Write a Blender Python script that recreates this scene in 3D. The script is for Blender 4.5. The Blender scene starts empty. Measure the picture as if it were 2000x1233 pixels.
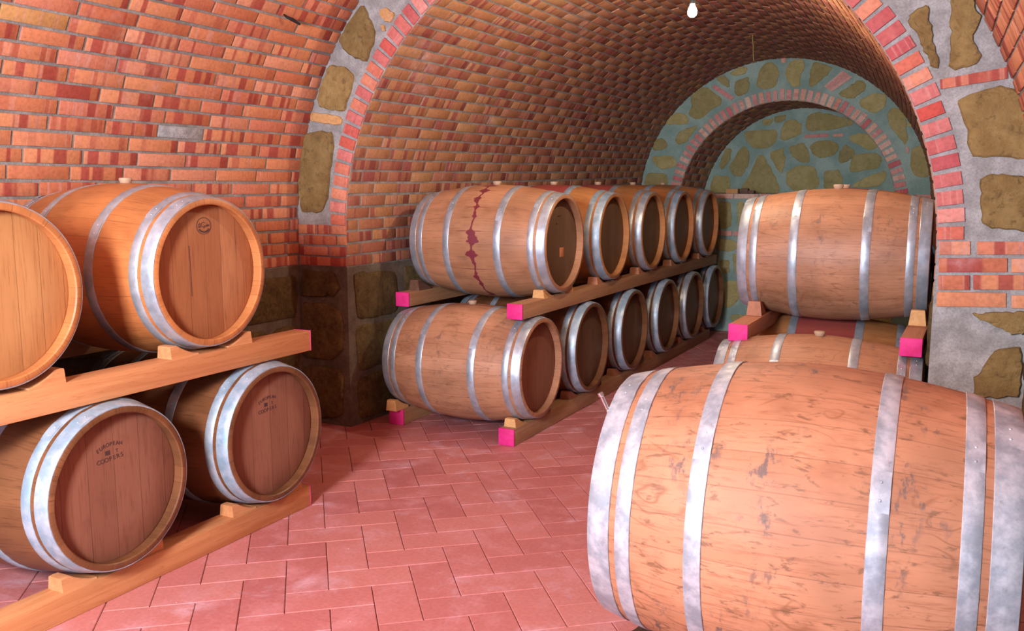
import bpy, bmesh, math, random
from mathutils import Vector, Matrix
PI = math.pi
scene = bpy.context.scene
COL = scene.collection
rng = random.Random(7)

# ---------------------------------------------------------------- camera
F_PX = 1778.4                       # focal length in pixels of the 2000 px wide frame
cam_d = bpy.data.cameras.new('camera'); cam_d.sensor_width = 36.0
cam_d.lens = F_PX / 2000.0 * 36.0; cam_d.clip_start = 0.05; cam_d.clip_end = 100
cam = bpy.data.objects.new('camera', cam_d); COL.objects.link(cam)
cam.location = (2.273, 0.0, 1.498)
cam.rotation_euler = (PI / 2 - 0.1424, 0.0, 0.4762)
scene.camera = cam

# ---------------------------------------------------------------- light and exposure
scene.view_settings.view_transform = 'Standard'
scene.view_settings.look = 'None'
scene.view_settings.gamma = 1.0
scene.view_settings.use_curve_mapping = False
scene.view_settings.exposure = 0.0
world = bpy.data.worlds.new('daylight'); scene.world = world
world.use_nodes = True
bg = world.node_tree.nodes['Background']
bg.inputs['Color'].default_value = (0.5, 0.7, 1.0, 1); bg.inputs['Strength'].default_value = 0.06

def area(name, loc, target, sx, sy, power, color, spread=PI):
    d = bpy.data.lights.new(name, 'AREA'); d.shape = 'RECTANGLE'; d.size = sx; d.size_y = sy
    d.energy = power; d.color = color; d.spread = spread
    o = bpy.data.objects.new(name, d); COL.objects.link(o); o.location = loc
    o.rotation_euler = (Vector(target) - Vector(loc)).to_track_quat('-Z', 'Y').to_euler()
    return o
# white key light from an unseen source behind the camera and blue skylight from the entrance further back
area('key_light', (0.9, -0.6, 1.95), (0.1, 4.5, 0.8), 0.45, 0.6, 248, (1.0, 0.94, 0.95))
area('entrance_skylight', (1.15, -4.2, 1.75), (0.3, 4.5, 0.9), 2.2, 1.6, 290, (0.40, 0.68, 1.0))
ADDED_BULB = (0.35, 1.0, 2.85)       # added bulb, out of view, to warm the near vault
ADDED_BULB_STRENGTH = 300.0
TUNNEL_BULB = (0.815, 4.93, 2.435)
TUNNEL_BULB_STRENGTH = 2000.0

# ---------------------------------------------------------------- mesh helpers
class MB:
    """Collects vertices and faces; build() links them as ONE mesh object."""
    def __init__(s): s.v = []; s.uv = []; s.c = []; s.f = []; s.m = []
    def vert(s, p, uv=(0, 0), c=(0, 0, 0, 1)):
        s.v.append(tuple(p)); s.uv.append(uv); s.c.append(c); return len(s.v) - 1
    def face(s, ids, mat=0): s.f.append(tuple(ids)); s.m.append(mat)
    def mesh(s, name, mats, smooth=True, angle=None):
        me = bpy.data.meshes.new(name); me.from_pydata(s.v, [], s.f)
        for m in mats: me.materials.append(m)
        me.polygons.foreach_set('material_index', s.m)
        uvl = me.uv_layers.new(name='UVMap')
        li = [0] * len(me.loops); me.loops.foreach_get('vertex_index', li)
        flat = []
        for i in li: flat.extend(s.uv[i])
        uvl.data.foreach_set('uv', flat)
        ca = me.color_attributes.new('tint', 'FLOAT_COLOR', 'POINT')
        flat = []
        for c in s.c: flat.extend(c)
        ca.data.foreach_set('color', flat)
        me.polygons.foreach_set('use_smooth', [smooth] * len(me.polygons))
        if smooth and angle is not None:
            me.set_sharp_from_angle(angle=math.radians(angle))
        me.update(); return me
    def build(s, name, mats, parent=None, smooth=True, angle=35):
        return link(name, s.mesh(name, mats, smooth, angle), parent)
def link(name, me, parent=None, mats=None):
    o = bpy.data.objects.new(name, me); COL.objects.link(o)
    if parent: o.parent = parent
    return o
def structure(o, label=None):
    o['kind'] = 'structure'
    if label: o['label'] = label
    return o
def tag(o, label, cat, group=None):
    o['label'] = label; o['category'] = cat
    if group: o['group'] = group
    return o
def empty(name, loc, rz=0.0):
    o = bpy.data.objects.new(name, None); COL.objects.link(o); o.empty_display_size = 0.1
    o.location = loc; o.rotation_euler = (0, 0, rz); return o
def dup(root, loc, rz=0.0):
    r = root.copy(); COL.objects.link(r); r.location = loc; r.rotation_euler = (0, 0, rz)
    for ch in root.children:
        c = ch.copy(); COL.objects.link(c); c.parent = r
        for g in ch.children:
            d = g.copy(); COL.objects.link(d); d.parent = c
    return r
def box(mb, x0, x1, y0, y1, z0, z1, b=0.004, mat=0, c=(0, 0, 0, 1)):
    """a box with chamfered edges"""
    bm = bmesh.new(); bmesh.ops.create_cube(bm, size=1.0)
    for v in bm.verts:
        v.co = Vector(((x0 + x1) / 2 + v.co.x * (x1 - x0), (y0 + y1) / 2 + v.co.y * (y1 - y0), (z0 + z1) / 2 + v.co.z * (z1 - z0)))
    if b > 0: bmesh.ops.bevel(bm, geom=list(bm.edges), offset=b, segments=2, affect='EDGES', profile=0.5)
    add_bm(mb, bm, mat, c)
def add_bm(mb, bm, mat=0, c=(0, 0, 0, 1)):
    bm.verts.ensure_lookup_table(); k = len(mb.v)
    for v in bm.verts: mb.vert(v.co, (v.co.x, v.co.z), c)
    for f in bm.faces: mb.face([k + v.index for v in f.verts], mat)
    bm.free()
def tube(mb, pts, r, n=10, mat=0, cap=True):
    """round tube along a list of points; r a number or one radius per point"""
    pts = [Vector(p) for p in pts]; rings = []
    for i, p in enumerate(pts):
        d = (pts[min(i + 1, len(pts) - 1)] - pts[max(i - 1, 0)]).normalized()
        a = Vector((0, 0, 1)) if abs(d.z) < 0.9 else Vector((1, 0, 0))
        e1 = d.cross(a).normalized(); e2 = d.cross(e1)
        rr = r[i] if isinstance(r, (list, tuple)) else r
        rings.append([mb.vert(p + rr * (math.cos(2 * PI * k / n) * e1 + math.sin(2 * PI * k / n) * e2)) for k in range(n)])
    for a, b in zip(rings, rings[1:]):
        for k in range(n): mb.face((a[k], a[(k + 1) % n], b[(k + 1) % n], b[k]), mat)
    if cap: mb.face(rings[0][::-1], mat); mb.face(rings[-1], mat)
def lathe(mb, prof, n=20, mat=0, origin=(0, 0, 0)):
    """profile of (r, z) turned about the vertical axis"""
    O = Vector(origin); rings = []
    for r, z in prof:
        rings.append([mb.vert(O + Vector((r * math.cos(2 * PI * k / n), r * math.sin(2 * PI * k / n), z))) for k in range(n)])
    for a, b in zip(rings, rings[1:]):
        for k in range(n): mb.face((a[k], a[(k + 1) % n], b[(k + 1) % n], b[k]), mat)
    mb.face(rings[0][::-1], mat); mb.face(rings[-1], mat)

# ---------------------------------------------------------------- material helpers
class NT:
    def __init__(s, name, rough=0.6, metal=0.0, spec=0.5):
        s.m = bpy.data.materials.new(name); s.m.use_nodes = True
        s.t = s.m.node_tree; s.b = s.t.nodes['Principled BSDF']
        s.b.inputs['Roughness'].default_value = rough; s.b.inputs['Metallic'].default_value = metal
        s.b.inputs['Specular IOR Level'].default_value = spec
    def new(s, kind): return s.t.nodes.new(kind)
    def put(s, sock, val):
        if isinstance(val, bpy.types.NodeSocket): s.t.links.new(val, sock)
        elif isinstance(val, (tuple, list)) and len(val) == 3 and len(getattr(sock, 'default_value', ())) == 4: sock.default_value = (*val, 1)
        else: sock.default_value = val
    def set(s, **kw):
        for k, v in kw.items(): s.put(s.b.inputs[k.replace('_', ' ')], v)
        return s
    def obj(s): return s.new('ShaderNodeTexCoord').outputs['Object']
    def uv(s): return s.new('ShaderNodeTexCoord').outputs['UV']
    def tint(s):
        n = s.new('ShaderNodeAttribute'); n.attribute_name = 'tint'
        q = s.new('ShaderNodeSeparateColor'); s.t.links.new(n.outputs['Color'], q.inputs[0]); return q.outputs
    def rand(s): return s.new('ShaderNodeObjectInfo').outputs['Random']
    def xyz(s, v):
        n = s.new('ShaderNodeSeparateXYZ'); s.put(n.inputs[0], v); return n.outputs
    def vec(s, x, y, z=0.0):
        n = s.new('ShaderNodeCombineXYZ')
        for i, a in enumerate((x, y, z)): s.put(n.inputs[i], a)
        return n.outputs[0]
    def vm(s, op, a, b):
        n = s.new('ShaderNodeVectorMath'); n.operation = op; s.put(n.inputs[0], a); s.put(n.inputs[1], b); return n.outputs[0]
    def ma(s, op, a, b=0.0, c=0.0):
        n = s.new('ShaderNodeMath'); n.operation = op
        s.put(n.inputs[0], a); s.put(n.inputs[1], b); s.put(n.inputs[2], c); return n.outputs[0]
    def noise(s, v, scale=1.0, detail=3.0, rough=0.5, dist=0.0):
        n = s.new('ShaderNodeTexNoise'); s.put(n.inputs['Vector'], v)
        n.inputs['Scale'].default_value = scale; n.inputs['Detail'].default_value = detail
        n.inputs['Roughness'].default_value = rough; n.inputs['Distortion'].default_value = dist
        return n.outputs[0]
    def white(s, v):
        n = s.new('ShaderNodeTexWhiteNoise'); n.noise_dimensions = '2D'; s.put(n.inputs['Vector'], v); return n.outputs[0]
    def ramp(s, fac, stops, interp='LINEAR'):
        n = s.new('ShaderNodeValToRGB'); s.put(n.inputs[0], fac); r = n.color_ramp; r.interpolation = interp
        while len(r.elements) < len(stops): r.elements.new(0.5)
        for e, (p, c) in zip(r.elements, stops):
            e.position = p; e.color = (*c, 1) if isinstance(c, (tuple, list)) else (c, c, c, 1)
        return n.outputs[0]
    def step(s, x, a, b):                                   # 0 below a, 1 above b
        n = s.new('ShaderNodeMapRange'); n.interpolation_type = 'SMOOTHSTEP'; s.put(n.inputs['Value'], x)
        s.put(n.inputs['From Min'], a); s.put(n.inputs['From Max'], b); return n.outputs[0]
    def mix(s, fac, a, b, blend='MIX'):
        n = s.new('ShaderNodeMix'); n.data_type = 'RGBA'; n.blend_type = blend
        s.put(n.inputs[0], fac); s.put(n.inputs[6], a); s.put(n.inputs[7], b); return n.outputs[2]
    def bump(s, h, strength=0.3, dist=0.01):
        n = s.new('ShaderNodeBump'); n.inputs['Strength'].default_value = strength; n.inputs['Distance'].default_value = dist
        s.put(n.inputs['Height'], h); s.t.links.new(n.outputs[0], s.b.inputs['Normal'])
def plain(name, color, rough=0.6, metal=0.0, spec=0.5):
    return NT(name, rough, metal, spec).set(Base_Color=color).m

# ---------------------------------------------------------------- masonry materials
def brick_material(name, palette, band, band_amount, dust):
    m = NT(name, 0.75, 0, 0.35); u = m.xyz(m.uv()); r = m.tint(); o = m.obj()
    base = m.ramp(r[0], [(i / (len(palette) - 1), c) for i, c in enumerate(palette)])
    along = m.ma('ADD', u[0], m.ma('MULTIPLY', r[1], 40.0))
    bands = m.noise(m.vec(along, m.ma('MULTIPLY', r[2], 30.0)), 17.0, 1.0, 0.4)          # kiln stripes across each brick
    f = m.step(bands, 0.50, 0.60)
    f = m.ma('MULTIPLY', f, m.ma('MULTIPLY', m.step(r[1], 0.1, 0.5), band_amount))
    c = m.mix(f, base, band)
    edge = m.ma('MULTIPLY', m.step(m.ma('ABSOLUTE', m.ma('SUBTRACT', bands, 0.53)), 0.03, 0.0), 0.35)
    c = m.mix(m.ma('MULTIPLY', edge, m.step(r[2], 0.3, 0.6)), c, (0.62, 0.34, 0.30))      # pale rims of the stripes
    speck = m.noise(o, 55.0, 4.0, 0.6)
    c = m.mix(1.0, c, m.ramp(speck, [(0.3, 0.78), (0.55, 1.0), (0.8, 1.12)]), 'MULTIPLY')
    lime = m.ma('MULTIPLY', m.step(m.noise(o, 2.2, 4.0, 0.6), 0.60, 0.78), dust)         # lime bloom
    lime = m.ma('MULTIPLY', lime, m.ramp(m.noise(o, 35.0, 3.0), [(0.35, 0.2), (0.65, 1.0)]))
    c = m.mix(lime, c, (0.66, 0.50, 0.50))
    m.set(Base_Color=c); m.bump(m.noise(o, 90.0, 4.0, 0.65), 0.35, 0.004); return m.m
def mortar_material(name, a, b, scale=9.0):
    m = NT(name, 0.92, 0, 0.2); o = m.obj()
    c = m.mix(m.step(m.noise(o, scale, 5.0, 0.6), 0.35, 0.7), a, b)
    c = m.mix(1.0, c, m.ramp(m.noise(o, 120.0, 3.0, 0.7), [(0.3, 0.75), (0.6, 1.05)]), 'MULTIPLY')
    m.set(Base_Color=c); m.bump(m.noise(o, 60.0, 6.0, 0.7), 0.6, 0.008); return m.m
def stone_material(name, a, b, dark):
    m = NT(name, 0.9, 0, 0.25); o = m.obj(); r = m.tint()
    w = m.noise(o, 9.0, 8.0, 0.72, 0.3)
    c = m.mix(m.step(w, 0.35, 0.68), a, b)
    c = m.mix(m.ma('MULTIPLY', m.step(m.noise(o, 24.0, 7.0, 0.7, 0.4), 0.52, 0.68), 0.7), c, dark)
    c = m.mix(m.ma('MULTIPLY', m.step(m.noise(o, 60.0, 5.0, 0.75), 0.56, 0.72), 0.55), c, (0.42, 0.37, 0.25))
    c = m.mix(1.0, c, m.ramp(r[0], [(0, 0.75), (1, 1.15)]), 'MULTIPLY')
    m.set(Base_Color=c); m.bump(m.noise(o, 34.0, 8.0, 0.75, 0.2), 1.0, 0.02); return m.m
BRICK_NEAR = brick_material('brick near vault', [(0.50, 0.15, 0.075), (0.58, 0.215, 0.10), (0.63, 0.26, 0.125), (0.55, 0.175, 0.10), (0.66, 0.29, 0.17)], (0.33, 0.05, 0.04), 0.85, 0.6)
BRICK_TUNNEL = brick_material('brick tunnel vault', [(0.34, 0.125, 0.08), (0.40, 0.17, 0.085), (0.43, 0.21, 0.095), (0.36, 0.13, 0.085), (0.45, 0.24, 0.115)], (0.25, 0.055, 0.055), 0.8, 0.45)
BRICK_ARCH = brick_material('brick arch headers', [(0.55, 0.10, 0.075), (0.60, 0.19, 0.16), (0.45, 0.085, 0.09), (0.68, 0.27, 0.22), (0.52, 0.07, 0.05), (0.70, 0.29, 0.17)], (0.40, 0.06, 0.06), 0.25, 0.35)
BRICK_BACK = brick_material('brick niche arch', [(0.55, 0.22, 0.19), (0.64, 0.38, 0.31), (0.50, 0.09, 0.10), (0.68, 0.46, 0.35), (0.62, 0.28, 0.19), (0.66, 0.42, 0.34)], (0.42, 0.08, 0.10), 0.3, 0.5)
BRICK_PALE = brick_material('brick yellow', [(0.52, 0.27, 0.10), (0.60, 0.33, 0.13)], (0.5, 0.2, 0.1), 0.2, 0.3)
MORTAR = mortar_material('grey mortar', (0.27, 0.26, 0.25), (0.42, 0.41, 0.40))
MORTAR_DARK = mortar_material('dark grey mortar', (0.22, 0.21, 0.20), (0.35, 0.34, 0.32))
MORTAR_BACK = mortar_material('skylight-tinted mortar', (0.21, 0.31, 0.27), (0.33, 0.42, 0.365), 5.0)  # the blue daylight on the back wall is put into this colour
MORTAR_BASE = mortar_material('brown mortar', (0.13, 0.11, 0.085), (0.21, 0.18, 0.14))
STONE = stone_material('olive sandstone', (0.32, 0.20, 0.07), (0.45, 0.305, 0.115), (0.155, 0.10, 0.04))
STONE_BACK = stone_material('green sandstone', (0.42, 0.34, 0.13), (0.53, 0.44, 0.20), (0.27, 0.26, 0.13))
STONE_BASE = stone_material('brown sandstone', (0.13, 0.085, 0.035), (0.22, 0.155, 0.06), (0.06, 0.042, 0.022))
def tile_material():
    m = NT('terracotta tile', 0.5, 0, 0.4); o = m.obj(); r = m.tint()
    c = m.ramp(r[0], [(0, (0.44, 0.135, 0.13)), (0.5, (0.50, 0.165, 0.155)), (1, (0.54, 0.195, 0.175))])  # pink cast of blue light on red tile, put into the colour
    c = m.mix(m.step(m.noise(o, 6.0, 5.0, 0.6), 0.45, 0.75), c, (0.57, 0.23, 0.24))
    lime = m.ma('MULTIPLY', m.step(m.noise(o, 3.1, 6.0, 0.68, 0.4), 0.53, 0.78), 0.75)
    c = m.mix(lime, c, (0.68, 0.44, 0.52))
    c = m.mix(m.step(m.noise(o, 45.0, 2.0, 0.5), 0.76, 0.80), c, (0.75, 0.62, 0.62))
    c = m.mix(1.0, c, m.ramp(m.noise(o, 70.0, 4.0, 0.6), [(0.3, 0.85), (0.7, 1.08)]), 'MULTIPLY')
    m.set(Base_Color=c, Roughness=m.ramp(m.noise(o, 8.0, 4.0), [(0.3, 0.42), (0.7, 0.65)]))
    m.bump(m.noise(o, 30.0, 5.0, 0.6), 0.2, 0.004); return m.m
TILE = tile_material()
GROUT = mortar_material('tile joint', (0.14, 0.07, 0.065), (0.22, 0.12, 0.11))

# ---------------------------------------------------------------- barrel and timber materials
NSTAVE = 28
def stave_material(name, a, b, grain, rough=0.5, wine=0.0, middle=None, wear=0.0):
    """u counts staves round the barrel from its top, v is the distance along it"""
    m = NT(name, rough, 0, 0.4); q = m.xyz(m.uv()); rd = m.rand()
    st = m.ma('FLOOR', q[0]); fr = m.ma('FRACT', q[0])
    shade = m.white(m.vec(st, rd))
    um = m.ma('MULTIPLY', q[0], 0.074)
    seed = m.ma('MULTIPLY', rd, 50.0)
    g1 = m.noise(m.vec(m.ma('MULTIPLY', um, 26.0), m.ma('MULTIPLY', q[1], 2.2), m.ma('ADD', m.ma('MULTIPLY', st, 3.7), seed)), 1.0, 5.0, 0.6, 0.6)
    g2 = m.noise(m.vec(m.ma('MULTIPLY', um, 150.0), m.ma('MULTIPLY', q[1], 9.0), seed), 1.0, 4.0, 0.65)
    c = m.mix(m.ma('ADD', m.ma('MULTIPLY', shade, 0.55), m.ma('MULTIPLY', g1, 0.45)), a, b)
    c = m.mix(m.ma('MULTIPLY', m.step(g2, 0.50, 0.72), 0.65), c, grain)
    blot = m.noise(m.vec(m.ma('MULTIPLY', um, 9.0), m.ma('MULTIPLY', q[1], 4.0), seed), 1.0, 4.0, 0.6)
    c = m.mix(m.ma('MULTIPLY', m.step(blot, 0.5, 0.75), 0.55), c, grain)
    big = m.noise(m.vec(m.ma('MULTIPLY', um, 3.0), m.ma('MULTIPLY', q[1], 2.5), m.ma('ADD', seed, 7.0)), 1.0, 3.0, 0.6)
    c = m.mix(1.0, c, m.ramp(big, [(0.3, 0.68), (0.6, 1.04)]), 'MULTIPLY')
    if wear > 0:                                            # scratches, grain rings and black marks of an old barrel
        rings = m.noise(m.vec(m.ma('MULTIPLY', um, 6.0), m.ma('MULTIPLY', q[1], 2.6), seed), 1.0, 2.0, 0.5, 0.4)
        line = m.ma('ABSOLUTE', m.ma('SUBTRACT', m.ma('FRACT', m.ma('MULTIPLY', rings, 13.0)), 0.5))
        band = m.step(m.noise(m.vec(um, q[1], 9.0), 3.2, 2.0), 0.50, 0.62)
        c = m.mix(m.ma('MULTIPLY', m.ma('MULTIPLY', m.step(line, 0.14, 0.0), band), 0.75 * wear), c, (0.20, 0.075, 0.03))
        dash = m.noise(m.vec(m.ma('MULTIPLY', um, 55.0), m.ma('MULTIPLY', q[1], 13.0), 4.0), 1.0, 4.0, 0.7, 0.5)
        c = m.mix(m.ma('MULTIPLY', m.step(dash, 0.55, 0.66), 0.8 * wear), c, (0.16, 0.07, 0.035))
        scuff = m.noise(m.vec(m.ma('MULTIPLY', um, 22.0), m.ma('MULTIPLY', q[1], 30.0), 11.0), 1.0, 5.0, 0.7)
        zone = m.step(m.noise(m.vec(um, q[1], 2.0), 5.0, 2.0), 0.54, 0.66)
        c = m.mix(m.ma('MULTIPLY', m.ma('MULTIPLY', m.step(scuff, 0.50, 0.62), zone), 0.85 * wear), c, (0.09, 0.065, 0.06))
    if middle:                                              # bilge painted with wine lees between the two inner hoops
        inside = m.step(m.ma('ABSOLUTE', q[1]), 0.172, 0.166)
        c = m.mix(m.ma('MULTIPLY', inside, m.ramp(blot, [(0.3, 0.75), (0.7, 0.95)])), c, middle)
    if wine > 0:                                            # wine run down from the bung along the front
        n1 = m.noise(m.vec(m.ma('MULTIPLY', q[0], 0.55), 0.0, 3.0), 1.0, 2.0, 0.5)
        mid = m.ma('ADD', m.ma('MULTIPLY', m.ma('SUBTRACT', n1, 0.5), 0.09), m.ma('MULTIPLY', m.ma('SUBTRACT', q[0], 4.0), 0.0035))
        off = m.ma('ABSOLUTE', m.ma('SUBTRACT', q[1], mid))
        wid = m.ma('ADD', 0.006, m.ma('MULTIPLY', m.step(m.noise(m.vec(m.ma('MULTIPLY', q[0], 0.85), 0.0, 8.0), 1.0, 2.0), 0.45, 0.74), 0.07))
        ragged = m.noise(m.vec(m.ma('MULTIPLY', um, 60.0), m.ma('MULTIPLY', q[1], 60.0), 1.0), 1.0, 4.0, 0.65)
        run = m.step(m.ma('SUBTRACT', off, m.ma('MULTIPLY', wid, m.ma('MULTIPLY', ragged, 2.0))), 0.003, -0.003)
        joint = m.step(m.ma('ABSOLUTE', m.ma('SUBTRACT', fr, 0.5)), 0.455, 0.475)
        spur = m.ma('MULTIPLY', joint, m.step(off, 0.10, 0.05))
        spur = m.ma('MULTIPLY', spur, m.step(m.white(m.vec(m.ma('FLOOR', m.ma('ADD', q[0], 0.5)), 5.0)), 0.45, 0.55))
        front = m.ma('MULTIPLY', m.step(q[0], 0.1, 0.3), m.step(q[0], 12.6, 12.2))
        w = m.ma('MULTIPLY', m.ma('MAXIMUM', run, m.ma('MULTIPLY', spur, 0.7)), front)
        c = m.mix(m.ma('MULTIPLY', w, 0.9), c, (0.15, 0.008, 0.03))
    groove = m.step(m.ma('ABSOLUTE', m.ma('SUBTRACT', fr, 0.5)), 0.475, 0.495)
    c = m.mix(m.ma('MULTIPLY', groove, 0.32), c, (0.07, 0.03, 0.015))
    m.set(Base_Color=c)
    m.bump(m.ma('SUBTRACT', m.ma('MULTIPLY', g2, 0.5), m.ma('MULTIPLY', groove, 0.5)), 0.2, 0.003); return m.m
def head_material(name, a, b, grain, width=0.085):
    m = NT(name, 0.5, 0, 0.35); q = m.xyz(m.uv()); rd = m.rand()
    p = m.ma('DIVIDE', q[0], width); st = m.ma('FLOOR', p); fr = m.ma('FRACT', p)
    shade = m.white(m.vec(st, rd)); seed = m.ma('ADD', m.ma('MULTIPLY', st, 2.3), m.ma('MULTIPLY', rd, 50.0))
    g1 = m.noise(m.vec(m.ma('MULTIPLY', q[0], 30.0), m.ma('MULTIPLY', q[1], 3.0), seed), 1.0, 5.0, 0.6, 0.5)
    g2 = m.noise(m.vec(m.ma('MULTIPLY', q[0], 150.0), m.ma('MULTIPLY', q[1], 7.0), seed), 1.0, 4.0, 0.65)
    c = m.mix(m.ma('ADD', m.ma('MULTIPLY', shade, 0.6), m.ma('MULTIPLY', g1, 0.4)), a, b)
    c = m.mix(m.ma('MULTIPLY', m.step(g2, 0.48, 0.75), 0.65), c, grain)
    blot = m.noise(m.vec(q[0], q[1], seed), 7.0, 4.0, 0.6)
    c = m.mix(m.ma('MULTIPLY', m.step(blot, 0.56, 0.75), 0.3), c, grain)
    groove = m.step(m.ma('ABSOLUTE', m.ma('SUBTRACT', fr, 0.5)), 0.48, 0.497)
    c = m.mix(m.ma('MULTIPLY', groove, 0.5), c, (0.05, 0.025, 0.015))
    m.set(Base_Color=c); m.bump(m.ma('SUBTRACT', m.ma('MULTIPLY', g2, 0.4), groove), 0.2, 0.003); return m.m
def hoop_material(name, a, b, metal, rough):
    m = NT(name, rough, metal, 0.5); o = m.obj(); rd = m.ma('MULTIPLY', m.rand(), 30.0)
    v = m.vm('ADD', o, m.vec(rd, rd, 0.0))
    c = m.mix(m.step(m.noise(v, 14.0, 5.0, 0.65), 0.35, 0.68), a, b)
    c = m.mix(m.ma('MULTIPLY', m.step(m.noise(v, 60.0, 4.0, 0.7), 0.6, 0.75), 0.4), c, (0.16, 0.15, 0.15))
    m.set(Base_Color=c, Roughness=m.ramp(m.noise(v, 24.0, 4.0), [(0.3, rough - 0.1), (0.7, rough + 0.12)]))
    m.bump(m.noise(v, 40.0, 4.0), 0.1, 0.003); return m.m
def timber_material(name, a, b, grain):
    m = NT(name, 0.6, 0, 0.3); q = m.xyz(m.obj()); rd = m.ma('MULTIPLY', m.rand(), 40.0)
    g1 = m.noise(m.vec(m.ma('ADD', m.ma('MULTIPLY', q[0], 34.0), rd), m.ma('MULTIPLY', q[1], 1.6), m.ma('MULTIPLY', q[2], 34.0)), 1.0, 4.0, 0.6, 0.7)
    knot = m.noise(m.vec(m.ma('ADD', m.ma('MULTIPLY', q[0], 16.0), rd), m.ma('MULTIPLY', q[1], 9.0), m.ma('MULTIPLY', q[2], 16.0)), 1.0, 1.0)
    c = m.mix(m.step(g1, 0.3, 0.7), a, b)
    c = m.mix(m.ma('MULTIPLY', m.step(m.ma('FRACT', m.ma('MULTIPLY', g1, 9.0)), 0.75, 0.98), 0.4), c, grain)
    c = m.mix(m.ma('MULTIPLY', m.step(knot, 0.80, 0.84), 0.8), c, (0.16, 0.06, 0.025))
    m.set(Base_Color=c); m.bump(g1, 0.15, 0.003); return m.m
OAK_TAN = stave_material('tan oak staves', (0.37, 0.168, 0.086), (0.49, 0.245, 0.138), (0.25, 0.10, 0.05), wear=0.6)
OAK_ORANGE = stave_material('orange oak staves', (0.44, 0.155, 0.05), (0.53, 0.21, 0.07), (0.29, 0.09, 0.03), 0.42)
OAK_SHADED = stave_material('shaded brown oak', (0.13, 0.05, 0.02), (0.21, 0.085, 0.035), (0.07, 0.026, 0.012), 0.36)  # lower-tier bodies: shade from the tier above is put into the brown
OAK_WINE = stave_material('tan oak staves with wine run', (0.38, 0.17, 0.08), (0.49, 0.245, 0.13), (0.25, 0.10, 0.05), wine=1.0)
OAK_LEES = stave_material('orange oak staves with red bilge', (0.42, 0.165, 0.055), (0.50, 0.225, 0.08), (0.29, 0.10, 0.033), middle=(0.30, 0.045, 0.05))
OAK_WORN = stave_material('scuffed pink oak staves', (0.37, 0.15, 0.075), (0.47, 0.21, 0.115), (0.25, 0.085, 0.04), 0.6, wear=1.0)
HEAD_GOLD = head_material('golden head boards', (0.39, 0.18, 0.065), (0.50, 0.26, 0.105), (0.27, 0.115, 0.045))
HEAD_BROWN = head_material('brown head boards', (0.27, 0.095, 0.036), (0.45, 0.20, 0.092), (0.18, 0.06, 0.025))
HEAD_RED = head_material('red brown head boards', (0.20, 0.08, 0.048), (0.28, 0.12, 0.075), (0.12, 0.042, 0.026), 0.11)
HEAD_SHADED = head_material('shaded dark boards', (0.105, 0.06, 0.035), (0.16, 0.095, 0.058), (0.06, 0.033, 0.02))  # darker wood, with the shadow on the tunnel heads put into the colour
STEEL = hoop_material('galvanised hoop', (0.36, 0.42, 0.48), (0.52, 0.58, 0.65), 0.6, 0.42)
STEEL_SKYLIT = hoop_material('skylit zinc hoop', (0.25, 0.36, 0.46), (0.44, 0.52, 0.61), 0.35, 0.45)  # zinc with the blue skylight on the hoops put into its colour
STEEL_WORN = hoop_material('weathered zinc hoop', (0.28, 0.31, 0.36), (0.54, 0.55, 0.60), 0.4, 0.5)
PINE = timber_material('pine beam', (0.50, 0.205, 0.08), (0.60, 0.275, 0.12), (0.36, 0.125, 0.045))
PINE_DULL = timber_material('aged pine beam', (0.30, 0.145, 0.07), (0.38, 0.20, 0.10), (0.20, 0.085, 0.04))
CHOCK = timber_material('pine chock', (0.60, 0.31, 0.11), (0.70, 0.39, 0.16), (0.46, 0.2, 0.07))
CHOCK_RED = timber_material('reddish chock', (0.36, 0.145, 0.075), (0.45, 0.19, 0.10), (0.24, 0.085, 0.045))
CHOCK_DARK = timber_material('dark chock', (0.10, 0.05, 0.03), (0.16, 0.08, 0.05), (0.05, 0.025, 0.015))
def paint():
    m = NT('magenta paint', 0.6, 0, 0.3); o = m.obj()
    c = m.mix(m.step(m.noise(o, 18.0, 4.0, 0.6), 0.4, 0.7), (0.74, 0.03, 0.24), (0.60, 0.02, 0.16))
    m.set(Base_Color=c); m.bump(m.noise(o, 60.0, 3.0), 0.15, 0.003); return m.m
MAGENTA = paint()
BUNG_M = plain('pale silicone bung', (0.42, 0.29, 0.19), 0.6)
INK = plain('branding ink', (0.055, 0.022, 0.02), 0.8)
CARD = plain('orange card', (0.50, 0.17, 0.07), 0.8)
BLACK = plain('black plastic', (0.012, 0.012, 0.014), 0.45)
BRASS = plain('dull yellow wire', (0.30, 0.24, 0.06), 0.5)
CHROME = plain('chromed metal', (0.62, 0.62, 0.66), 0.25, 1.0)
VENT = mortar_material('grey cement block', (0.30, 0.30, 0.31), (0.46, 0.46, 0.47), 22.0)
def glow(name, color, strength):
    m = NT(name, 0.3); m.set(Base_Color=(0.8, 0.8, 0.78), Emission_Color=color, Emission_Strength=strength); return m.m

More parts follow.
